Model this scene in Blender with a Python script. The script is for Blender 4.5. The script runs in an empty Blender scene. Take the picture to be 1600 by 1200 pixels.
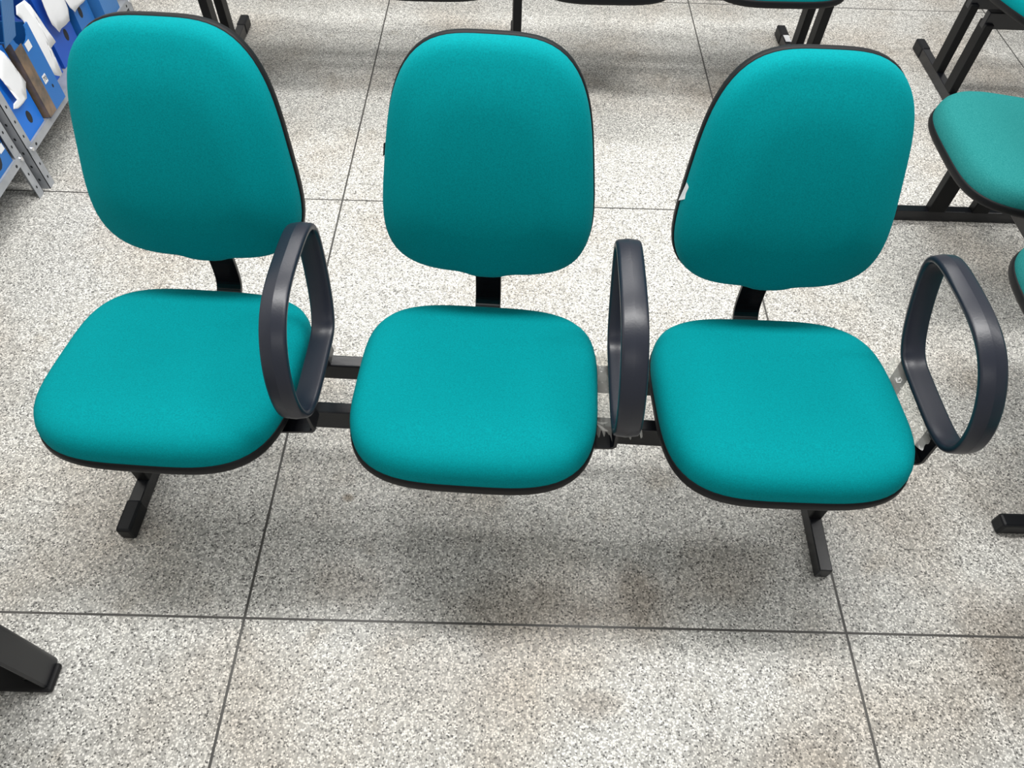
import bpy, bmesh, math, random
from mathutils import Vector, Matrix, noise

random.seed(7)
scene = bpy.context.scene
col = scene.collection
PI = math.pi

# ---------------------------------------------------------------- camera
F_PX = 1140.0
PITCH, ROLL, YAW = 0.940089163, 0.038436766, 0.0133622738
CAM = Vector((0.549124, -0.508793, 1.577200))
fw = Vector((math.sin(YAW) * math.cos(PITCH), math.cos(YAW) * math.cos(PITCH), -math.sin(PITCH)))
rt0 = Vector((math.cos(YAW), -math.sin(YAW), 0.0))
up0 = rt0.cross(fw)
rt = math.cos(ROLL) * rt0 + math.sin(ROLL) * up0
up = -math.sin(ROLL) * rt0 + math.cos(ROLL) * up0
cd = bpy.data.cameras.new('camera')
cam = bpy.data.objects.new('camera', cd)
col.objects.link(cam)
cd.sensor_fit = 'HORIZONTAL'
cd.sensor_width = 36.0
cd.lens = F_PX / 1600.0 * 36.0
cd.clip_start = 0.02
m = Matrix((rt, up, -fw)).transposed().to_4x4()
m.translation = CAM
cam.matrix_world = m
scene.camera = cam

# ---------------------------------------------------------------- world, lamps, exposure
scene.view_settings.view_transform = 'Standard'
scene.view_settings.look = 'None'
scene.view_settings.gamma = 1.0
scene.view_settings.use_curve_mapping = False
scene.view_settings.exposure = 0.0
wd = bpy.data.worlds.new('world')
scene.world = wd
wd.use_nodes = True
bg = wd.node_tree.nodes['Background']
bg.inputs['Color'].default_value = (1.0, 0.985, 0.955, 1)
bg.inputs['Strength'].default_value = 0.46


def tube_lamp(name, x, y, z, lx, ly, power, colr=(1.0, 0.985, 0.96)):
    d = bpy.data.lights.new(name, 'AREA')
    d.shape = 'RECTANGLE'
    d.size, d.size_y = lx, ly
    d.energy = power
    d.color = colr
    o = bpy.data.objects.new(name, d)
    col.objects.link(o)
    o.location = (x, y, z)
    return o


tube_lamp('ceiling_tube_light', 0.65, 0.90, 2.95, 3.0, 0.30, 90)
tube_lamp('ceiling_tube_light', 0.6, 2.75, 2.95, 3.0, 0.30, 62)
tube_lamp('ceiling_tube_light', 3.9, 1.25, 2.95, 2.4, 0.30, 30)
tube_lamp('ceiling_tube_light', 0.6, -1.9, 2.95, 3.0, 0.30, 13)

# ---------------------------------------------------------------- materials


def mat(name, base=(0.5, 0.5, 0.5), rough=0.5, metal=0.0, spec=0.5):
    mt = bpy.data.materials.new(name)
    mt.use_nodes = True
    b = mt.node_tree.nodes['Principled BSDF']
    b.inputs['Base Color'].default_value = (*base, 1)
    b.inputs['Roughness'].default_value = rough
    b.inputs['Metallic'].default_value = metal
    b.inputs['Specular IOR Level'].default_value = spec
    return mt, mt.node_tree, b


def noise_bump(nt, b, scale, strength, dist=0.001, detail=3.0, coord='Object'):
    tc = nt.nodes.new('ShaderNodeTexCoord')
    n = nt.nodes.new('ShaderNodeTexNoise')
    n.inputs['Scale'].default_value = scale
    n.inputs['Detail'].default_value = detail
    bp = nt.nodes.new('ShaderNodeBump')
    bp.inputs['Strength'].default_value = strength
    bp.inputs['Distance'].default_value = dist
    nt.links.new(tc.outputs[coord], n.inputs['Vector'])
    nt.links.new(n.outputs['Fac'], bp.inputs['Height'])
    nt.links.new(bp.outputs['Normal'], b.inputs['Normal'])
    return tc, n


def ramp_noise(nt, b, scale, c0, c1, p0=0.35, p1=0.65, detail=4.0):
    tc = nt.nodes.new('ShaderNodeTexCoord')
    n = nt.nodes.new('ShaderNodeTexNoise')
    n.inputs['Scale'].default_value = scale
    n.inputs['Detail'].default_value = detail
    r = nt.nodes.new('ShaderNodeValToRGB')
    r.color_ramp.elements[0].position = p0
    r.color_ramp.elements[0].color = (*c0, 1)
    r.color_ramp.elements[1].position = p1
    r.color_ramp.elements[1].color = (*c1, 1)
    nt.links.new(tc.outputs['Object'], n.inputs['Vector'])
    nt.links.new(n.outputs['Fac'], r.inputs['Fac'])
    nt.links.new(r.outputs['Color'], b.inputs['Base Color'])


def fabric(name, c0, c1):
    mt, nt, b = mat(name, c0, 0.85, 0, 0.06)
    ramp_noise(nt, b, 420, c0, c1, 0.3, 0.7, 2.0)
    noise_bump(nt, b, 900, 0.25, 0.0006)
    return mt


M = {}
M['teal'] = fabric('teal_fabric', (0.0, 0.198, 0.222), (0.0, 0.262, 0.288))
M['teal_worn'] = fabric('worn_teal_fabric', (0.012, 0.17, 0.170), (0.03, 0.235, 0.232))
M['trim'], nt, b = mat('black_plastic_trim', (0.005, 0.0055, 0.007), 0.5, 0, 0.22)
noise_bump(nt, b, 500, 0.15, 0.0004)
M['arm'], nt, b = mat('blue_black_polyurethane', (0.010, 0.013, 0.024), 0.33)
noise_bump(nt, b, 260, 0.16, 0.0008)
M['paint'], nt, b = mat('black_paint', (0.005, 0.006, 0.009), 0.28)
noise_bump(nt, b, 160, 0.22, 0.0006)
M['paint_matte'], nt, b = mat('dark_grey_paint', (0.005, 0.0055, 0.0065), 0.45, 0, 0.2)
noise_bump(nt, b, 160, 0.12, 0.0005)
M['gloss'], nt, b = mat('gloss_black_steel', (0.006, 0.007, 0.009), 0.16)
M['cap'], nt, b = mat('black_rubber_cap', (0.007, 0.008, 0.010), 0.45, 0, 0.25)
M['desk'], nt, b = mat('dark_grey_plastic', (0.008, 0.009, 0.012), 0.4)
M['hollow'], nt, b = mat('tube_inside', (0.003, 0.003, 0.004), 0.7)
M['white'], nt, b = mat('white_label', (0.82, 0.83, 0.85), 0.6)
M['paper'], nt, b = mat('white_paper', (0.86, 0.87, 0.9), 0.7)
noise_bump(nt, b, 30, 0.25, 0.004)
M['steel'], nt, b = mat('grey_painted_steel', (0.36, 0.38, 0.41), 0.42, 0.15)
ramp_noise(nt, b, 14, (0.32, 0.34, 0.37), (0.42, 0.44, 0.47))
M['hole'], nt, b = mat('dark_hole', (0.02, 0.022, 0.026), 0.8)
M['bolt'], nt, b = mat('zinc_bolt', (0.75, 0.76, 0.78), 0.25, 0.9)
for nm, c in (('blue', (0.018, 0.16, 0.50)), ('blue_royal', (0.014, 0.10, 0.52)), ('blue_pale', (0.04, 0.20, 0.52)), ('blue_bright', (0.006, 0.18, 0.72))):
    M[nm], nt, b = mat(nm + '_corrugated_plastic', c, 0.42)
    wv = nt.nodes.new('ShaderNodeTexWave')
    wv.bands_direction = 'Y'
    wv.inputs['Scale'].default_value = 60
    tc = nt.nodes.new('ShaderNodeTexCoord')
    bp = nt.nodes.new('ShaderNodeBump')
    bp.inputs['Strength'].default_value = 0.12
    bp.inputs['Distance'].default_value = 0.001
    nt.links.new(tc.outputs['Object'], wv.inputs['Vector'])
    nt.links.new(wv.outputs['Fac'], bp.inputs['Height'])
    nt.links.new(bp.outputs['Normal'], b.inputs['Normal'])
M['tape'], nt, b = mat('brown_parcel_tape', (0.16, 0.11, 0.07), 0.3)
ramp_noise(nt, b, 22, (0.10, 0.085, 0.07), (0.25, 0.17, 0.11))
noise_bump(nt, b, 40, 0.4, 0.003)
M['scrap'], nt, b = mat('torn_film', (0.6, 0.6, 0.6), 0.3)
M['ink'], nt, b = mat('black_ink', (0.02, 0.02, 0.02), 0.6)
# clear plastic wrap
M['wrap'] = bpy.data.materials.new('clear_plastic_wrap')
M['wrap'].use_nodes = True
nt = M['wrap'].node_tree
for n in list(nt.nodes):
    nt.nodes.remove(n)
out = nt.nodes.new('ShaderNodeOutputMaterial')
mx = nt.nodes.new('ShaderNodeMixShader')
tr = nt.nodes.new('ShaderNodeBsdfTransparent')
tr.inputs['Color'].default_value = (0.86, 0.86, 0.83, 1)
pb = nt.nodes.new('ShaderNodeBsdfPrincipled')
pb.inputs['Base Color'].default_value = (0.62, 0.61, 0.57, 1)
pb.inputs['Roughness'].default_value = 0.12
mx.inputs['Fac'].default_value = 0.36
nt.links.new(tr.outputs[0], mx.inputs[1])
nt.links.new(pb.outputs[0], mx.inputs[2])
nt.links.new(mx.outputs[0], out.inputs['Surface'])


def terrazzo():
    mt = bpy.data.materials.new('terrazzo_floor')
    mt.use_nodes = True
    nt = mt.node_tree
    N, L = nt.nodes, nt.links
    b = N['Principled BSDF']

    def math_(op, a, bb=None, clamp=False):
        n = N.new('ShaderNodeMath')
        n.operation = op
        n.use_clamp = clamp
        for i, v in enumerate((a, bb)):
            if v is None:
                continue
            if isinstance(v, (int, float)):
                n.inputs[i].default_value = v
            else:
                L.new(v, n.inputs[i])
        return n.outputs[0]

    def mix(fac, a, bb, mode='MIX'):
        n = N.new('ShaderNodeMix')
        n.data_type = 'RGBA'
        n.blend_type = mode
        for k, v in ((0, fac), (6, a), (7, bb)):
            if isinstance(v, (int, float)):
                n.inputs[k].default_value = v
            elif isinstance(v, tuple):
                n.inputs[k].default_value = (*v, 1)
            else:
                L.new(v, n.inputs[k])
        return n.outputs[2]
    tc = N.new('ShaderNodeTexCoord')
    P = tc.outputs['Object']
    # chips: two sizes of voronoi cells, tone picked per cell
    v1 = N.new('ShaderNodeTexVoronoi')
    v1.inputs['Scale'].default_value = 275
    L.new(P, v1.inputs['Vector'])
    sp = N.new('ShaderNodeSeparateColor')
    L.new(v1.outputs['Color'], sp.inputs[0])
    r1 = N.new('ShaderNodeValToRGB')
    r1.color_ramp.interpolation = 'LINEAR'
    els = r1.color_ramp.elements
    els[0].position, els[0].color = 0.0, (0.07, 0.07, 0.067, 1)
    els[1].position, els[1].color = 1.0, (0.95, 0.94, 0.90, 1)
    for p, c in ((0.08, (0.16, 0.158, 0.15)), (0.19, (0.34, 0.335, 0.315)), (0.46, (0.51, 0.505, 0.475)), (0.64, (0.68, 0.67, 0.63)), (0.84, (0.90, 0.885, 0.84))):
        e = els.new(p)
        e.color = (*c, 1)
    L.new(sp.outputs[0], r1.inputs['Fac'])
    # cement between the chips
    cem = math_('MULTIPLY', v1.outputs['Distance'], 1.25)
    edge = N.new('ShaderNodeMapRange')
    edge.inputs['From Min'].default_value = 0.6
    edge.inputs['From Max'].default_value = 1.0
    L.new(cem, edge.inputs['Value'])
    base = mix(edge.outputs[0], r1.outputs['Color'], (0.45, 0.445, 0.425))
    # large soft wear and brownish stains
    n1 = N.new('ShaderNodeTexNoise')
    n1.inputs['Scale'].default_value = 2.3
    n1.inputs['Detail'].default_value = 5
    L.new(P, n1.inputs['Vector'])
    w1 = N.new('ShaderNodeMapRange')
    w1.inputs['From Min'].default_value = 0.47
    w1.inputs['From Max'].default_value = 0.72
    w1.inputs['To Max'].default_value = 0.8
    L.new(n1.outputs['Fac'], w1.inputs['Value'])
    base = mix(w1.outputs[0], base, (0.78, 0.71, 0.64), 'MULTIPLY')
    n2 = N.new('ShaderNodeTexNoise')
    n2.inputs['Scale'].default_value = 9
    n2.inputs['Detail'].default_value = 4
    L.new(P, n2.inputs['Vector'])
    w2 = N.new('ShaderNodeMapRange')
    w2.inputs['From Min'].default_value = 0.60
    w2.inputs['From Max'].default_value = 0.74
    w2.inputs['To Max'].default_value = 0.5
    L.new(n2.outputs['Fac'], w2.inputs['Value'])
    base = mix(w2.outputs[0], base, (0.70, 0.66, 0.60), 'MULTIPLY')
    # dirt spots where feet rest
    sx = N.new('ShaderNodeSeparateXYZ')
    L.new(P, sx.inputs[0])
    X, Y = sx.outputs['X'], sx.outputs['Y']
    for (cx, cy, rx_, ry_, k) in STAINS:
        dx = math_('DIVIDE', math_('SUBTRACT', X, cx), rx_)
        dy = math_('DIVIDE', math_('SUBTRACT', Y, cy), ry_)
        d2 = math_('ADD', math_('MULTIPLY', dx, dx), math_('MULTIPLY', dy, dy))
        d2 = math_('ADD', d2, math_('MULTIPLY', math_('SUBTRACT', n2.outputs['Fac'], 0.5), 2.4))
        f = math_('MULTIPLY', math_('SUBTRACT', 1.0, d2, True), k)
        base = mix(f, base, (0.50, 0.44, 0.38), 'MULTIPLY')
    # dividing strips between the slabs

    def joint(v, pitch, half):
        a = math_('ADD', math_('DIVIDE', v, pitch), 50.5)
        fr = math_('SUBTRACT', math_('FRACT', a), 0.5)
        d = math_('MULTIPLY', math_('ABSOLUTE', fr), pitch)
        return math_('LESS_THAN', d, half)
    n3 = N.new('ShaderNodeTexNoise')
    n3.inputs['Scale'].default_value = 5
    L.new(P, n3.inputs['Vector'])
    jx = joint(X, 1.3, 0.0029)
    jy = joint(Y, 1.36498, 0.0026)
    jc = mix(n3.outputs['Fac'], (0.02, 0.02, 0.02), (0.14, 0.135, 0.125))
    base = mix(jy, base, jc)
    base = mix(jx, base, jc)
    L.new(base, b.inputs['Base Color'])
    b.inputs['Roughness'].default_value = 0.42
    b.inputs['Specular IOR Level'].default_value = 0.35
    return mt


STAINS = [(0.86, 0.05, 0.13, 0.10, 0.75), (0.60, 0.03, 0.2, 0.10, 0.55), (1.05, 0.14, 0.14, 0.10, 0.55), (0.20, 0.08, 0.12, 0.07, 0.4),
          (1.45, 2.05, 0.30, 0.22, 0.5), (0.72, 2.1, 0.2, 0.12, 0.5), (0.178, 0.293, 0.018, 0.014, 1.0), (0.75, -0.16, 0.07, 0.04, 0.6),
          (0.70, -0.33, 0.03, 0.02, 0.8), (1.55, 0.35, 0.2, 0.2, 0.35), (1.68, -0.02, 0.16, 0.16, 0.6), (1.1, -0.3, 0.22, 0.14, 0.35), (0.45, -0.12, 0.2, 0.1, 0.3), (0.83, -0.32, 0.02, 0.02, 0.7), (0.6, 1.15, 0.02, 0.014, 0.8)]

# ---------------------------------------------------------------- mesh helpers


def obj(name, bm, material, parent=None, smooth=False, bevel=0.0, loc=None, rotz=None):
    bmesh.ops.recalc_face_normals(bm, faces=bm.faces)
    me = bpy.data.meshes.new(name)
    bm.to_mesh(me)
    bm.free()
    mats = material if isinstance(material, (list, tuple)) else [material]
    for mm in mats:
        me.materials.append(mm)
    if smooth:
        for p in me.polygons:
            p.use_smooth = True
    o = bpy.data.objects.new(name, me)
    col.objects.link(o)
    if parent is not None:
        o.parent = parent
    if bevel:
        md = o.modifiers.new('bevel', 'BEVEL')
        md.width = bevel
        md.segments = 2
        md.limit_method = 'ANGLE'
        md.angle_limit = 0.7
    if loc is not None:
        o.location = loc
    if rotz is not None:
        o.rotation_euler.z = rotz
    return o


def thing(name, label, cat, loc=(0, 0, 0), rotz=0.0, group=None):
    o = bpy.data.objects.new(name, None)
    o.empty_display_size = 0.1
    col.objects.link(o)
    o.location = loc
    o.rotation_euler.z = rotz
    tag(o, label, cat, group)
    return o


def tag(o, label, cat, group=None):
    o['label'] = label
    o['category'] = cat
    if group:
        o['group'] = group
    return o


def box(bm, x0, x1, y0, y1, z0, z1, mi=0):
    vs = [bm.verts.new((x, y, z)) for z in (z0, z1) for y in (y0, y1) for x in (x0, x1)]
    for idx in ((0, 1, 3, 2), (4, 6, 7, 5), (0, 4, 5, 1), (2, 3, 7, 6), (0, 2, 6, 4), (1, 5, 7, 3)):
        f = bm.faces.new([vs[i] for i in idx])
        f.material_index = mi
    return vs


def loft(bm, rings, closed=False, cap0=False, cap1=False):
    vr = [[bm.verts.new(p) for p in r] for r in rings]
    n = len(vr[0])
    k = len(vr)
    for i in range(k if closed else k - 1):
        a, c = vr[i], vr[(i + 1) % k]
        for j in range(n):
            bm.faces.new((a[j], a[(j + 1) % n], c[(j + 1) % n], c[j]))
    if cap0:
        bm.faces.new(vr[0][::-1])
    if cap1:
        bm.faces.new(vr[-1])
    return vr


def fan(bm, ring, p):
    c = bm.verts.new(p)
    n = len(ring)
    for j in range(n):
        bm.faces.new((ring[j], ring[(j + 1) % n], c))


def prism(bm, pts, axis, a0, a1, mi=0):
    """closed polygon (two coordinates) pushed along an axis"""
    def mk(p, a):
        if axis == 'x':
            return (a, p[0], p[1])
        if axis == 'y':
            return (p[0], a, p[1])
        return (p[0], p[1], a)
    A = [bm.verts.new(mk(p, a0)) for p in pts]
    B = [bm.verts.new(mk(p, a1)) for p in pts]
    n = len(pts)
    fs = [bm.faces.new(A[::-1]), bm.faces.new(B)]
    for j in range(n):
        fs.append(bm.faces.new((A[j], A[(j + 1) % n], B[(j + 1) % n], B[j])))
    for f in fs:
        f.material_index = mi


def cyl(bm, p0, p1, r0, r1=None, n=20):
    p0, p1 = Vector(p0), Vector(p1)
    r1 = r0 if r1 is None else r1
    d = (p1 - p0).normalized()
    a = d.orthogonal().normalized()
    c = d.cross(a)
    rings = [[p + (a * math.cos(t) + c * math.sin(t)) * r for t in [2 * PI * i / n for i in range(n)]] for p, r in ((p0, r0), (p1, r1))]
    loft(bm, rings, cap0=True, cap1=True)


def bspline(P, k):
    n = len(P)
    o = []
    for i in range(n):
        a, b_, c, d = (Vector(P[(i + q) % n]) for q in (-1, 0, 1, 2))
        for s_ in range(k):
            t = s_ / k
            o.append(((1 - t) ** 3 * a + (3 * t ** 3 - 6 * t * t + 4) * b_ + (-3 * t ** 3 + 3 * t * t + 3 * t + 1) * c + t ** 3 * d) / 6)
    return o


def catmull(P, k):
    n = len(P)
    o = []
    for i in range(n):
        p0, p1, p2, p3 = (Vector(P[(i + d) % n]) for d in (-1, 0, 1, 2))
        for s in range(k):
            t = s / k
            o.append(0.5 * ((2 * p1) + (-p0 + p2) * t + (2 * p0 - 5 * p1 + 4 * p2 - p3) * t * t + (-p0 + 3 * p1 - 3 * p2 + p3) * t ** 3))
    return o


# ---------------------------------------------------------------- the floor
bm = bmesh.new()
vs = [bm.verts.new(p) for p in ((-4, -3, 0), (6, -3, 0), (6, 7, 0), (-4, 7, 0))]
bm.faces.new(vs)
floor = obj('floor', bm, terrazzo())
floor['kind'] = 'structure'
bm = bmesh.new()
box(bm, -1.42, -1.32, -3, 7, 0, 2.8)
wall = obj('wall_left', bm, mat('white_wall', (0.72, 0.71, 0.68), 0.8)[0])
wall['kind'] = 'structure'

# ---------------------------------------------------------------- chair pads
SA, SB, SN, ST, STH, SF = 0.2333, 0.2180, 3.6381, 0.0205, 0.0526, 0.0284
SZ, STILT = 0.4122, -0.1376
BA, BB, BN, BT, BTH = 0.1957, 0.2240, 3.4795, -0.1447, 0.0525
BY, BZ, BTILT = 0.3169, 0.7140, -0.2723
NS = 96


def outline(a, b_, n, tap):
    o = []
    for i in range(NS):
        t = 2 * PI * i / NS
        c, s = math.cos(t), math.sin(t)
        xn = math.copysign(abs(c) ** (2 / n), c)
        yn = math.copysign(abs(s) ** (2 / n), s)
        o.append((a * xn * (1 + tap * yn), b_ * yn))
    return o


def rotx(v, t):
    c, s = math.cos(t), math.sin(t)
    return Vector((v[0], c * v[1] - s * v[2], s * v[1] + c * v[2]))


def even(o, n=NS):
    """respace a closed outline evenly"""
    L = [0.0]
    for i in range(len(o)):
        p, r = o[i], o[(i + 1) % len(o)]
        L.append(L[-1] + math.hypot(r[0] - p[0], r[1] - p[1]))
    res = []
    k = 0
    for i in range(n):
        d = L[-1] * i / n
        while L[k + 1] < d:
            k += 1
        t = (d - L[k]) / max(1e-9, L[k + 1] - L[k])
        p, r = o[k], o[(k + 1) % len(o)]
        res.append((p[0] + (r[0] - p[0]) * t, p[1] + (r[1] - p[1]) * t))
    return res


def seat_p(x, y, z):
    yn = y / SB
    zz = z - SF * min(1, max(0, -yn - 0.3)) ** 2
    return rotx((x, y, zz), STILT)


SO = even(outline(SA, SB, SN, ST))


def seat_mesh():
    bm = bmesh.new()
    prof = [(0.985, -0.006), (0.999, 0.0), (1.003, 0.012), (1.0, 0.022), (0.985, 0.034), (0.955, 0.043), (0.91, 0.0495), (0.85, 0.0525),
            (0.76, 0.0535), (0.64, 0.053), (0.5, 0.052), (0.35, 0.051), (0.2, 0.0505), (0.08, 0.0505)]
    rings = []
    for s, z in prof:
        r = []
        for x, y in SO:
            xx, yy = x * s, y * s
            dz = 0.0
            if s < 0.92:
                k = 1 - s / 0.92
                dz = -0.010 * min(1, k * 2.2) * math.exp(-((yy - 0.06) / 0.12) ** 2) * math.exp(-(xx / 0.16) ** 2) + 0.004 * min(1, k * 2.2) * math.exp(-((yy + 0.1) / 0.1) ** 2)
            r.append(seat_p(xx, yy, z + dz))
        rings.append(r)
    vr = loft(bm, rings)
    fan(bm, vr[-1], seat_p(0, 0, 0.0435))
    return bm


def seat_shell_mesh():
    bm = bmesh.new()
    prof = [(0.99, 0.003), (1.005, 0.003), (1.011, -0.002), (1.011, -0.012), (0.998, -0.019), (0.96, -0.0235), (0.6, -0.024), (0.2, -0.024)]
    vr = loft(bm, [[seat_p(x * s, y * s, z) for x, y in SO] for s, z in prof])
    fan(bm, vr[-1], seat_p(0, 0, -0.024))
    return bm


def back_tweak(o):
    r = []
    for x, z in o:
        if z < 0:
            z -= 0.009 * math.exp(-((x / 0.042) ** 4))
        r.append((x, z))
    return r


BO = back_tweak(even(outline(BA, BB, BN, BT)))


def back_p(x, d, z):
    return rotx((x, d, z), BTILT)


def back_mesh():
    bm = bmesh.new()
    prof = [(0.985, 0.004), (0.998, -0.001), (0.999, -0.010), (0.995, -0.020), (0.983, -0.031), (0.958, -0.040), (0.915, -0.0465), (0.85, -0.051),
            (0.75, -0.054), (0.62, -0.0555), (0.48, -0.056), (0.32, -0.056), (0.16, -0.056)]
    rings = []
    for s, d in prof:
        r = []
        for x, z in BO:
            xx, zz = x * s, z * s
            w = min(1, max(0, (0.97 - s) * 3.0))
            zn = zz / BB
            bulge = -0.030 * w * (1 - ((zn + 0.30) / (0.72 if zn < -0.30 else 1.35)) ** 2)
            r.append(back_p(xx, d + bulge, zz))
        rings.append(r)
    vr = loft(bm, rings)
    fan(bm, vr[-1], back_p(0, -0.0845, -0.001))
    return bm


def back_shell_mesh():
    bm = bmesh.new()
    prof = [(0.99, -0.003), (1.007, -0.002), (1.014, 0.003), (1.014, 0.013), (0.99, 0.024), (0.93, 0.030), (0.6, 0.035), (0.2, 0.036)]
    vr = loft(bm, [[back_p(x * s, d, z * s) for x, z in BO] for s, d in prof])
    fan(bm, vr[-1], back_p(0, 0.036, 0))
    return bm


def support_mesh():
    """J-shaped flat bar from behind the backrest to under the seat; origin at the seat reference"""
    ctr = [(0.345, 0.33), (0.318, 0.22), (0.297, 0.13), (0.290, 0.085), (0.288, 0.045), (0.287, 0.010), (0.284, -0.018), (0.276, -0.038),
           (0.259, -0.052), (0.230, -0.058), (0.17, -0.058), (0.12, -0.056), (0.02, -0.05)]
    P = [Vector((0, y, z)) for y, z in ctr]
    Q = []
    for i in range(len(P) - 1):
        p0, p1, p2, p3 = P[max(0, i - 1)], P[i], P[i + 1], P[min(len(P) - 1, i + 2)]
        for s in range(4):
            t = s / 4
            Q.append(0.5 * ((2 * p1) + (-p0 + p2) * t + (2 * p0 - 5 * p1 + 4 * p2 - p3) * t * t + (-p0 + 3 * p1 - 3 * p2 + p3) * t ** 3))
    Q.append(P[-1])
    bm = bmesh.new()
    w, th = 0.0285, 0.004
    rings = []
    for i, c in enumerate(Q):
        tg = (Q[min(i + 1, len(Q) - 1)] - Q[max(i - 1, 0)]).normalized()
        nr = Vector((0, tg.z, -tg.y))
        r = []
        for sx, sn in ((-1, -1), (-0.96, 1), (0.96, 1), (1, -1)):
            r.append(c + Vector((sx * w, 0, 0)) + nr * (sn * th))
        rings.append(r)
    loft(bm, rings, cap0=True, cap1=True)
    return bm


# ---------------------------------------------------------------- armrests
LOOP = [(0.1678, 0.1881), (0.1823, 0.2462), (0.1455, 0.2690), (0.0770, 0.2725), (0.0020, 0.2750), (-0.0700, 0.2580), (-0.1303, 0.1921), (-0.1487, 0.1103), (-0.1192, 0.0566), (-0.0328, 0.0526), (0.0482, 0.0541), (0.0985, 0.0544), (0.1407, 0.1163)]
ARM_W, ARM_T = 0.0458, 0.0140
ARM_LEAN = (-0.0903, -0.0400, -0.0613)


def arm_p(x, y, z):
    return Vector((x, y, z))


def arm_mesh():
    c = bspline([(a, b_, 0) for a, b_ in LOOP], 9)
    n = len(c)
    ctr = sum(c, Vector()) / n
    hw, ht = ARM_W / 2, ARM_T / 2
    sec = [(-1, -0.35), (-1, 0.35), (-0.93, 0.75), (-0.75, 1.0), (0, 1.28), (0.75, 1.0), (0.93, 0.75), (1, 0.35), (1, -0.35), (0.93, -0.75), (0.75, -1.0), (0, -1.02), (-0.75, -1.0), (-0.93, -0.75)]
    bm = bmesh.new()
    rings = []
    for i in range(n):
        tg = (c[(i + 1) % n] - c[i - 1]).normalized()
        nr = Vector((tg.y, -tg.x, 0))
        if nr.dot(c[i] - ctr) < 0:
            nr = -nr
        rings.append([arm_p(sx * hw, c[i].x + nr.x * sn * ht, c[i].y + nr.y * sn * ht) for sx, sn in sec])
    vr = loft(bm, rings, closed=True)
    ridge = set(v[4] for v in vr)
    for e in bm.edges:
        if e.verts[0] in ridge and e.verts[1] in ridge:
            e.smooth = False
    return bm


def arm_bracket_mesh():
    """flat bar from under the seat, turned up against the loop"""
    bm = bmesh.new()
    prism(bm, [(-0.16, -0.036), (-0.012, -0.036), (-0.004, -0.028), (-0.004, 0.046), (-0.009, 0.046), (-0.010, -0.026), (-0.016, -0.031), (-0.16, -0.031)], 'y', -0.019, 0.019)
    return bm


def wrap_mesh(seed, x0, x1, y0, y1, z, amp, n=26, ragged=0.02, dz=0.0):
    bm = bmesh.new()
    g = []
    for i in range(n + 1):
        row = []
        for j in range(n + 1):
            u, v = i / n, j / n
            x = x0 + (x1 - x0) * u
            y = y0 + (y1 - y0) * v
            if j in (0, n):
                y += ragged * noise.noise((u * 6 + seed, v * 3, 1.3))
            h = noise.noise((x * 60 + seed, y * 22, 0.3)) + 0.6 * noise.noise((x * 130, y * 70 + seed, 2.1))
            row.append(bm.verts.new((x, y, z + dz * u + amp * h + 0.012 * math.sin(u * PI))))
        g.append(row)
    for i in range(n):
        for j in range(n):
            bm.faces.new((g[i][j], g[i + 1][j], g[i + 1][j + 1], g[i][j + 1]))
    return bm


def strip_mesh(pts, z, seed):
    bm = bmesh.new()
    A = [bm.verts.new((x, y, z + 0.006 * noise.noise((x * 70, y * 70, seed)))) for x, y in pts]
    B = [bm.verts.new((v.co.x, v.co.y, v.co.z - 0.0008)) for v in A]
    bm.faces.new(A)
    bm.faces.new(B[::-1])
    n = len(A)
    for j in range(n):
        bm.faces.new((A[j], A[(j + 1) % n], B[(j + 1) % n], B[j]))
    return bm


# ---------------------------------------------------------------- bench frames


def leg(parent, x, uy, foot, cap_front, cap_rear, ztop, wx=0.03):
    """a leg: two uprights on a foot bar that runs front to back"""
    bm = bmesh.new()
    for a, c in uy:
        box(bm, x - wx / 2, x + wx / 2, a, c, 0.036, ztop)
    lg = obj('leg', bm, M['paint_matte'], parent, bevel=0.003)
    bm = bmesh.new()
    box(bm, x - 0.0145, x + 0.0145, foot[0], foot[1], 0.0015, 0.0405)
    obj('foot_bar', bm, M['paint'], lg, bevel=0.002)
    for has, y0, y1 in ((cap_front, foot[0] - 0.004, foot[0] + 0.075), (cap_rear, foot[1] - 0.075, foot[1] + 0.004)):
        if has:
            bm = bmesh.new()
            box(bm, x - 0.0175, x + 0.0175, y0, y1, 0.0, 0.0435)
            obj('foot_cap', bm, M['cap'], lg, bevel=0.006)
    return lg


def beams(parent, x0, x1, fy, ry, z0, zf, zr):
    for (a, c), zt in ((fy, zf), (ry, zr)):
        bm = bmesh.new()
        box(bm, x0, x1, a, c, z0, zt)
        obj('beam', bm, M['paint'], parent, bevel=0.003)


def plate_mesh(y0, y1, z0):
    bm = bmesh.new()
    box(bm, -0.07, 0.07, y0, y1, z0, z0 + 0.006)
    # welded sides up to the tilted shell
    for sx in (-0.066, 0.062):
        prism(bm, [(y0, z0 + 0.004), (y1, z0 + 0.004), (y1, SZ - 0.024 - y1 * math.sin(-STILT) + 0.004), (y0, SZ - 0.024 - y0 * math.sin(-STILT) + 0.004)], 'x', sx, sx + 0.004)
    return bm


ME = {}


def part(name, key, builder, material, parent, loc, rotz=0.0, smooth=True, bevel=0.0):
    if key not in ME:
        o = obj(name, builder(), material, parent, smooth, bevel)
        ME[key] = o.data
    else:
        o = bpy.data.objects.new(name, ME[key])
        col.objects.link(o)
        o.parent = parent
        if bevel:
            md = o.modifiers.new('bevel', 'BEVEL')
            md.width, md.segments, md.limit_method = bevel, 2, 'ANGLE'
    o.location = loc
    o.rotation_euler.z = rotz
    return o


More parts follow.
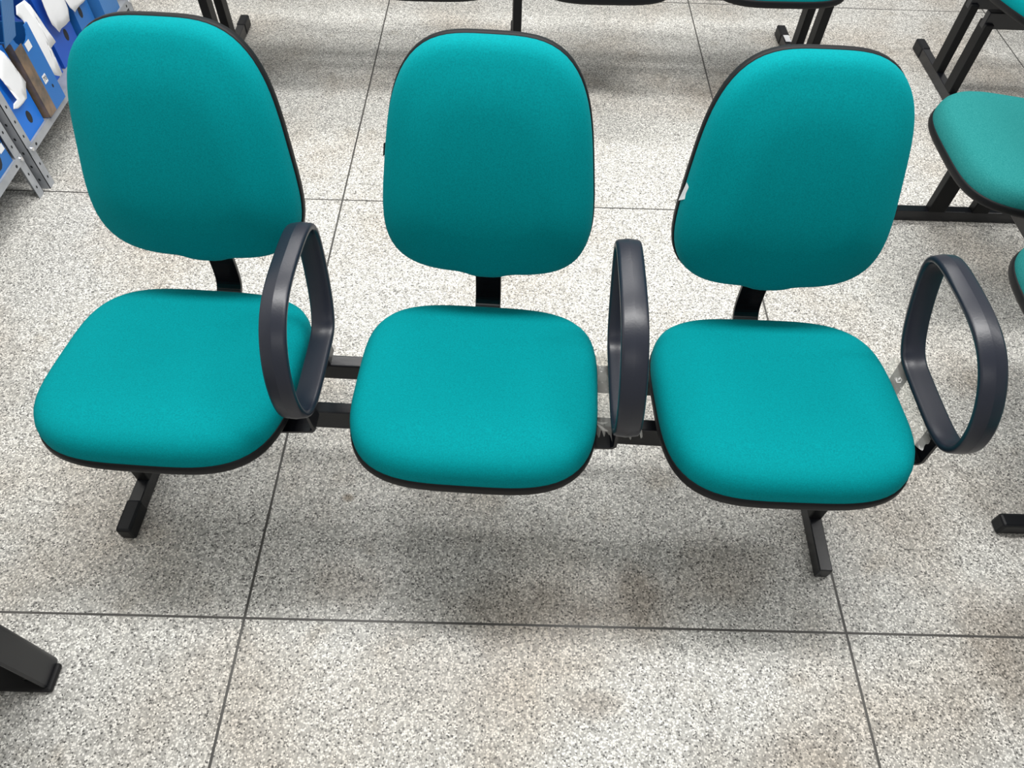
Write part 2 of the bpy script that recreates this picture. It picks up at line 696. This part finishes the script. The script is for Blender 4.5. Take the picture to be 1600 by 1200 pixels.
def chair_pads(root, loc, rz, back_dx=0.0, back_dr=0.0, fab='teal', zplate=0.335, py=(-0.03, 0.145)):
    st = part('seat', 'seat_' + fab, seat_mesh, M[fab], root, (loc[0], loc[1], SZ), rz)
    part('seat_edge_trim', 'seat_shell', seat_shell_mesh, M['trim'], st, (0, 0, 0))
    off = Vector((back_dx, BY, BZ - SZ))
    r = Matrix.Rotation(rz, 3, 'Z') @ off
    bk = part('backrest', 'back_' + fab, back_mesh, M[fab], root, (loc[0] + r.x, loc[1] + r.y, BZ), rz + back_dr)
    part('back_shell', 'back_shell', back_shell_mesh, M['trim'], bk, (0, 0, 0))
    part('back_support', 'support', support_mesh, M['gloss'], root, (loc[0], loc[1], SZ), rz, smooth=False, bevel=0.0015)
    part('mounting_plate', 'plate%.3f' % zplate, lambda: plate_mesh(py[0], py[1], zplate), M['paint'], root, (loc[0], loc[1], 0), rz, smooth=False)
    return st, bk


# ---------------------------------------------------------------- the three seat bench in front
RX, RY, RYAW = 0.4928, 0.3226, -0.034
front = thing('waiting_bench', 'teal three-seat waiting bench with looped armrests, in the foreground facing the camera', 'bench', (RX, RY, 0), RYAW)
Rinv = Matrix.Rotation(-RYAW, 3, 'Z')
CH = [(-0.0887, 0.3437, -0.0455, 0.0118, 0.0055), (0.4928, 0.3195, -0.0396, -0.0129, 0.0003), (1.0727, 0.3043, -0.0119, -0.0008, -0.0008)]
ARM_D = [(0.0008, 0.0015, 0.0257), (-0.0011, 0.0045, 0.0154), (-0.0006, -0.0041, 0.0323)]
ARM_XO = 0.2767
for i, (x, y, yw, yb, dxb) in enumerate(CH):
    l = Rinv @ Vector((x - RX, y - RY, 0))
    st, bk = chair_pads(front, l, yw - RYAW, dxb, yb)
    # armrest on the right of each seat
    dx, dy, dyw = ARM_D[i]
    aw = Vector((x, y, 0)) + Matrix.Rotation(yw, 3, 'Z') @ Vector((ARM_XO + dx, dy, 0))
    al = Rinv @ (aw - Vector((RX, RY, 0)))
    ar = part('armrest', 'arm', arm_mesh, M['arm'], front, (al.x, al.y, SZ), yw + dyw - RYAW)
    ar.rotation_euler.y = ARM_LEAN[i]
    for yb_ in (-0.075, 0.085):
        part('arm_bracket', 'arm_bracket', arm_bracket_mesh, M['paint'], ar, (0, yb_, 0), smooth=False)
    if i == 1:
        obj('plastic_wrap', wrap_mesh(3.1, -0.050, -0.014, -0.085, 0.115, -0.010, 0.005), M['wrap'], ar, True)
        obj('plastic_wrap', wrap_mesh(8.3, 0.016, 0.045, -0.075, 0.075, -0.020, 0.005), M['wrap'], ar, True)
        obj('torn_plastic_strip', strip_mesh([(-0.056, -0.010), (-0.040, 0.000), (-0.032, -0.010), (-0.014, -0.012), (-0.026, -0.018), (-0.038, -0.013), (-0.054, -0.022)], -0.068, 2.2), M['scrap'], ar)
        obj('torn_plastic_strip', strip_mesh([(-0.040, -0.014), (-0.032, -0.016), (-0.014, -0.030), (0.004, -0.040), (-0.006, -0.041), (-0.024, -0.032)], -0.069, 4.4), M['scrap'], ar)
    if i == 2:
        obj('plastic_wrap', wrap_mesh(5.7, -0.066, -0.005, -0.085, 0.115, -0.022, 0.007, dz=0.055), M['wrap'], ar, True)
    # cloth tags caught in the side seam
    if i in (1, 2):
        bm = bmesh.new()
        z0 = 0.015 if i == 1 else -0.035
        k = min(range(NS), key=lambda j: abs(BO[j][1] - z0) + (10 if BO[j][0] > 0 else 0))
        xe = BO[k][0]
        if i == 1:
            pts = [(xe - 0.003, -0.002, z0 + 0.010), (xe + 0.002, -0.006, z0 + 0.014), (xe + 0.001, -0.004, z0 - 0.008), (xe - 0.0065, 0.0, z0 - 0.016)]
        else:
            pts = [(xe + 0.000, -0.016, z0 + 0.022), (xe + 0.006, -0.026, z0 + 0.012), (xe + 0.001, -0.022, z0 - 0.008), (xe - 0.007, -0.006, z0 - 0.018)]
        A = [bm.verts.new(back_p(*p)) for p in pts]
        B = [bm.verts.new(back_p(p[0] - 0.0006, p[1] - 0.0012, p[2])) for p in pts]
        bm.faces.new(A)
        bm.faces.new(B[::-1])
        for j in range(4):
            bm.faces.new((A[j], A[(j + 1) % 4], B[(j + 1) % 4], B[j]))
        t = obj('label_tag', bm, M['white'] if i == 2 else M['cap'], bk)
        t['label'] = 'small white cloth label' if i == 2 else 'small dark cloth label'
beams(front, -0.835, 0.815, (-0.022, 0.005), (0.106, 0.136), 0.279, 0.338, 0.327)
leg(front, -0.790, ((-0.045, 0.01), (0.10, 0.15)), (-0.172, 0.36), True, True, 0.3)
leg(front, 0.785, ((-0.045, 0.01), (0.10, 0.15)), (-0.172, 0.36), False, True, 0.3)

# ---------------------------------------------------------------- the other benches


def long_bench(label, loc, rz, seats, legs, fab, zb=0.279, off=0.0):
    t = thing('waiting_bench', label, 'bench', loc, rz)
    for x in seats:
        chair_pads(t, (x, 0), 0.0, fab=fab, py=(0.0, 0.185), zplate=zb + 0.055)
    beams(t, legs[0] - 0.0155, legs[-1] + 0.0155, (0.012 + off, 0.042 + off), (0.152 + off, 0.182 + off), zb, zb + 0.058, zb + 0.058)
    lg = [leg(t, x, ((off, 0.055 + off), (0.14 + off, 0.195 + off)), (-0.172 + off, 0.385 + off), True, True, zb + 0.02) for x in legs]
    return t, lg


back_b, lg = long_bench('teal four-seat waiting bench directly behind the foreground bench, cut off by the top edge', (0.553, 2.072, 0), 0.0236,
                        (-0.858, -0.286, 0.286, 0.858), (-1.10, 0.0, 1.10), 'teal', 0.318)
bm = bmesh.new()
box(bm, 1.10 - 0.011, 1.10 + 0.011, 0.255, 0.305, 0.0435, 0.0442)
o = obj('sticker', bm, M['white'], lg[2])
o['label'] = 'small white sticker'
side_b, lg = long_bench('worn teal waiting bench turned sideways at the right edge, facing left', (1.89, 0.26, 0), -PI / 2,
                        (-0.858, -0.286, 0.286, 0.858), (-1.10, 0.0, 1.10), 'teal_worn')
right_b, lg = long_bench('teal waiting bench in the top right corner, its leg beyond the sideways bench', (2.73, 1.94, 0), 0.0,
                         (-0.345, 0.235), (-0.53, 0.50), 'teal', 0.279, 0.085)

# ---------------------------------------------------------------- desk at the lower left, only the foot of one leg in the picture
desk = thing('low_table', 'black low table at the lower left corner, only the foot of one leg showing', 'table', (-0.655, -0.405, 0), 0.0)


def desk_leg(x, y, sx, sy):
    """channel-section leg: a rounded outer wall and a back wall, on a thin foot plate"""
    bm = bmesh.new()
    prof = []
    R_ = 0.012
    for q in range(7):
        a = PI / 2 * q / 6
        prof.append((-R_ + R_ * math.sin(a), 0.062 - R_ + R_ * math.cos(a)))
    pts = [(-0.125, 0.062)] + prof + [(0.0, 0.004), (-0.003, 0.0), (-0.007, 0.0), (-0.010, 0.004), (-0.010, 0.040), (-0.018, 0.050), (-0.125, 0.050)]
    prism(bm, [(x + sx * p[0], y + sy * p[1]) for p in pts], 'z', 0.012, 0.42)
    lg_ = obj('leg', bm, M['desk'], desk)
    bm = bmesh.new()
    xs = sorted((x + sx * 0.008, x - sx * 0.135))
    ys = sorted((y - sy * 0.006, y + sy * 0.050))
    box(bm, xs[0], xs[1], ys[0], ys[1], 0.0, 0.014)
    obj('foot_plate', bm, M['hollow'], lg_, bevel=0.005)
    bm = bmesh.new()
    prism(bm, [(x - sx * 0.009, 0.014), (x - sx * 0.06, 0.014), (x - sx * 0.03, 0.034), (x - sx * 0.009, 0.05)], 'y', *sorted((y + sy * 0.012, y + sy * 0.052)))
    obj('gusset', bm, M['gloss'], lg_, bevel=0.004)


for lx_, ly_ in ((1, 1), (-1, 1), (1, -1), (-1, -1)):
    desk_leg(0.30 * lx_, 0.25 * ly_, lx_, ly_)
bm = bmesh.new()
box(bm, -0.305, 0.305, -0.317, 0.317, 0.42, 0.445)
obj('table_top', bm, M['desk'], desk, bevel=0.004)

# ---------------------------------------------------------------- steel shelving and blue boxes


def shelf_unit(label, y0, y1, xf, flange_first):
    """angle-post shelving; front faces +x"""
    t = thing('steel_shelf', label, 'shelf', (xf - 0.16, (y0 + y1) / 2, 0), 0)
    ox, oy = -(xf - 0.16), -(y0 + y1) / 2
    D, w, th, H = 0.32, 0.032, 0.002, 0.95
    for fx in (0, 1):
        for fy in (0, 1):
            x = xf if fx == 0 else xf - D
            y = y0 if fy == 0 else y1
            sx, sy = (-1 if fx == 0 else 1), (1 if fy == 0 else -1)
            bm = bmesh.new()
            xs = sorted((x, x + sx * th))
            ys = sorted((y, y + sy * w))
            box(bm, ox + xs[0], ox + xs[1], oy + ys[0], oy + ys[1], 0, H)
            xs = sorted((x, x + sx * w))
            ys = sorted((y, y + sy * th))
            box(bm, ox + xs[0], ox + xs[1], oy + ys[0], oy + ys[1], 0, H)
            # punched holes along both flanges
            z = 0.035
            while z < H:
                if fx == 0:
                    yc = y + sy * w * 0.55
                    cyl_x = ox + x + 0.0003
                    prism(bm, [(oy + yc + 0.0035 * math.cos(q), z + 0.005 * math.sin(q)) for q in [2 * PI * i / 10 for i in range(10)]], 'x', cyl_x - 0.0006, cyl_x, 1)
                    xc = x + sx * w * 0.6
                    yy = oy + y - sy * 0.0003
                    prism(bm, [(ox + xc + 0.0035 * math.cos(q), z + 0.005 * math.sin(q)) for q in [2 * PI * i / 10 for i in range(10)]], 'y', yy, yy + sy * 0.0006, 1)
                z += 0.05
            po = obj('post', bm, [M['steel'], M['hole']], t)
            if fx == 0:
                bm = bmesh.new()
                bz_ = 0.141
                cyl(bm, (ox + x, oy + y + sy * w * 0.5, bz_), (ox + x + 0.008, oy + y + sy * w * 0.5, bz_), 0.008, 0.006, 12)
                obj('bolt', bm, M['bolt'], po)
    for z in (0.125, 0.60):
        bm = bmesh.new()
        box(bm, ox + xf - D, ox + xf + 0.001, oy + y0 + 0.003, oy + y1 - 0.003, z + 0.024, z + 0.026)
        box(bm, ox + xf + 0.0005, ox + xf + 0.0022, oy + y0 + 0.003, oy + y1 - 0.003, z, z + 0.026)
        box(bm, ox + xf - D - 0.001, ox + xf - D + 0.001, oy + y0 + 0.003, oy + y1 - 0.003, z, z + 0.026)
        for hz in (0.05, 0.95):
            yc = oy + y0 + (y1 - y0) * hz
            prism(bm, [(yc + 0.005 * math.cos(q), z + 0.012 + 0.005 * math.sin(q)) for q in [2 * PI * i / 10 for i in range(10)]], 'x', ox + xf + 0.0020, ox + xf + 0.0027, 1)
        obj('shelf_board', bm, [M['steel'], M['hole']], t)
    return t


XF = -0.950
shelf_unit('grey steel shelf in the upper left corner holding the row of blue boxes', 1.378, 2.335, XF, True)
shelf_unit('grey steel shelf at the left edge, only its end post and one box showing', 0.40, 1.360, XF - 0.014, False)
ZS = 0.1515


def file_box(label, y0, y1, xf, material, h=0.25, depth=0.27, lid=0.0, hole=(0.5, 0.055, 0.014, 0.018), notch=0.035, tape=False, group='blue boxes on the steel shelf'):
    t = thing('file_box', label, 'box', (xf - depth / 2, (y0 + y1) / 2, ZS), 0, group)
    w = y1 - y0
    hw, hd, th = w / 2, depth / 2, 0.003
    # front panel with a curved notch and an oval hand hole
    top = [(-hw, h), (-hw * 0.72, h)]
    for i in range(9):
        a = PI * i / 8
        top.append((-hw * 0.72 * math.cos(a) * 0.9, h - notch * math.sin(a)))
    top += [(hw * 0.72, h), (hw, h)]
    bm = bmesh.new()
    prism(bm, [(-hw, 0), (hw, 0)] + top[::-1], 'x', hd - th, hd)
    obj('front_panel', bm, material, t)
    bm = bmesh.new()
    box(bm, -hd, hd - th, -hw, hw, 0, th)
    box(bm, -hd, hd - th, -hw, -hw + th, th, h)
    box(bm, -hd, hd - th, hw - th, hw, th, h)
    box(bm, -hd, -hd + th, -hw + th, hw - th, th, h)
    obj('body', bm, material, t)
    if hole:
        bm = bmesh.new()
        cy, cz, ry, rz = hole
        prism(bm, [(-hw + w * cy + ry * math.cos(q), cz + rz * math.sin(q)) for q in [2 * PI * i / 14 for i in range(14)]], 'x', hd - 0.0005, hd + 0.0006)
        obj('hand_hole', bm, M['hole'], t)
    if lid:
        bm = bmesh.new()
        n_ = 0.45
        prism(bm, [(hd - 0.003, h), (hd, h), (hd + lid * n_, h + lid), (hd + lid * n_ - 0.003, h + lid)], 'y', -hw - 0.03, -hw * 0.30)
        obj('lid_flap', bm, M['blue_pale'], t)
    if tape:
        bm = bmesh.new()
        box(bm, hd - 0.05, hd + 0.001, -hw - 0.0012, -hw - 0.0002, 0.002, h * 0.98)
        box(bm, hd + 0.0002, hd + 0.0014, -hw - 0.0012, -hw + 0.045, 0.002, h * 0.9)
        obj('parcel_tape', bm, M['tape'], t)
    return t, hd


file_box('bright blue file box at the shelf post, oval hole low on its front', 1.412, 1.528, -0.956, M['blue_bright'], hole=(0.52, 0.05, 0.012, 0.02))
b2, hd2 = file_box('blue file box with brown parcel tape down its edge and a tag numbered 70', 1.540, 1.662, -0.938, M['blue'], lid=0.14, hole=(0.72, 0.06, 0.004, 0.006), tape=True)
file_box('royal blue file box just beyond the taped box, mostly behind hanging papers', 1.690, 1.805, -1.00, M['blue_royal'], hole=(0.8, 0.07, 0.012, 0.02))
file_box('blue file box with an oval hole, close above the left backrest', 1.825, 1.975, -1.00, M['blue_royal'], hole=(0.62, 0.07, 0.012, 0.02))
file_box('blue file box with an oval hole under a paper tip at the top', 1.995, 2.105, -0.985, M['blue'], hole=(0.35, 0.09, 0.012, 0.02))
file_box('shiny pale blue file box farthest along the shelf', 2.13, 2.25, -0.955, M['blue_pale'], h=0.16, hole=None)
file_box('blue file box on the nearer shelf at the left edge with a dark opening', 1.195, 1.322, -0.970, M['blue'], hole=(0.50, 0.05, 0.026, 0.036), group=None)


def sheet(name, label, pts, x, curl, n=0, cat='paper', group='papers hanging from the blue boxes', material='paper'):
    """paper hanging over a box front: polygon in y and z, standing off the box by x, with its own curl"""
    bm = bmesh.new()
    vs = [bm.verts.new((0, p[0], p[1])) for p in pts]
    f = bm.faces.new(vs)
    bmesh.ops.triangulate(bm, faces=[f])
    bmesh.ops.subdivide_edges(bm, edges=bm.edges, cuts=3, use_grid_fill=True)
    zs = [p[1] for p in pts]
    z0, z1 = min(zs), max(zs)
    for v in bm.verts:
        t = (v.co.z - z0) / (z1 - z0)
        v.co.x = x + curl * (4 * t * (1 - t)) * 0.6 + 0.004 * noise.noise((v.co.y * 25, v.co.z * 18, x * 9)) + 0.003
    ex = bmesh.ops.extrude_face_region(bm, geom=bm.faces[:])
    for v in ex['geom']:
        if isinstance(v, bmesh.types.BMVert):
            v.co.x += 0.0008
    o = obj(name, bm, M[material], None, True)
    tag(o, label, cat, group)
    return o


def bx(u, v, X):
    """photo pixel to the plane x = X (used once, to size the papers)"""
    d = fw + (u - 800) / F_PX * rt - (v - 600) / F_PX * up
    t = (X - CAM.x) / d.x
    p = CAM + d * t
    return (p.y, p.z)


def papers(label, px, X, curl):
    return sheet('paper_sheet', label, [bx(u / 3.75, v / 3.75, X) for u, v in px], X - 0.003, curl)


papers('white paper hanging over the bright blue box beside the shelf post', [(-30, 270), (20, 310), (80, 400), (150, 480), (155, 575), (105, 635), (80, 640), (78, 610), (95, 585), (0, 460), (-30, 430)], -0.940, 0.006)
papers('long white paper hanging between the taped box and the royal blue box', [(95, 35), (140, 0), (175, 30), (230, 130), (290, 200), (318, 245), (285, 290), (300, 340), (362, 430), (355, 448), (318, 440), (265, 380), (215, 285), (170, 195), (130, 120), (90, 85)], -0.945, 0.006)
papers('white paper hanging over the royal blue file box with a pointed end', [(240, -10), (212, -70), (335, -75), (370, -10), (395, 50), (410, 120), (362, 165), (350, 190), (300, 145), (270, 80)], -0.975, 0.006)
papers('white paper with a pointed tip at the top edge above the left backrest', [(370, -10), (345, -60), (480, -75), (510, -20), (480, 20), (447, 55), (438, 72), (405, 45)], -0.972, 0.006)


def tag_card(label, y, z, x, w, h, ang, text=None):
    t = bpy.data.objects.new('box_tag', None)
    col.objects.link(t)
    t.location = (x, y, z)
    tag(t, label, 'tag', None)
    bm = bmesh.new()
    box(bm, 0.0, 0.0006, -w / 2, w / 2, -h / 2, h / 2)
    c = obj('card', bm, M['white'], t)
    c.rotation_euler.x = ang
    if text:
        cu = bpy.data.curves.new('number', 'FONT')
        cu.body = text
        cu.size = h * 0.75
        cu.align_x = 'CENTER'
        cu.align_y = 'CENTER'
        cu.extrude = 0.0002
        tmp = bpy.data.objects.new('number', cu)
        col.objects.link(tmp)
        bpy.context.view_layer.update()
        me = bpy.data.meshes.new_from_object(tmp)
        bpy.data.objects.remove(tmp)
        n = bpy.data.objects.new('number', me)
        me.materials.clear()
        me.materials.append(M['ink'])
        col.objects.link(n)
        n.parent = t
        n.location = (0.001, 0, 0)
        n.rotation_euler = (PI / 2, 0, PI / 2)
        n.rotation_euler.rotate_axis('Z', ang)
    return t


p = bx(45, 71, -0.936)
tag_card('blank white tag near the top of the taped blue box', p[0], p[1], -0.9375, 0.03, 0.024, 0.0)
p = bx(71, 123, -0.936)
tag_card('white tag numbered 70 lower on the taped blue box', p[0], p[1], -0.9375, 0.022, 0.026, 0.0, '70')

for u_, v_, lb in ((2, 228, 'lower of two blank white tags on the box at the left edge'), (1, 211, 'upper of two blank white tags on the box at the left edge')):
    p = bx(u_, v_, -0.968)
    tag_card(lb, min(p[0] - 0.006, 1.305), p[1], -0.9692, 0.026, 0.03, 0.0)
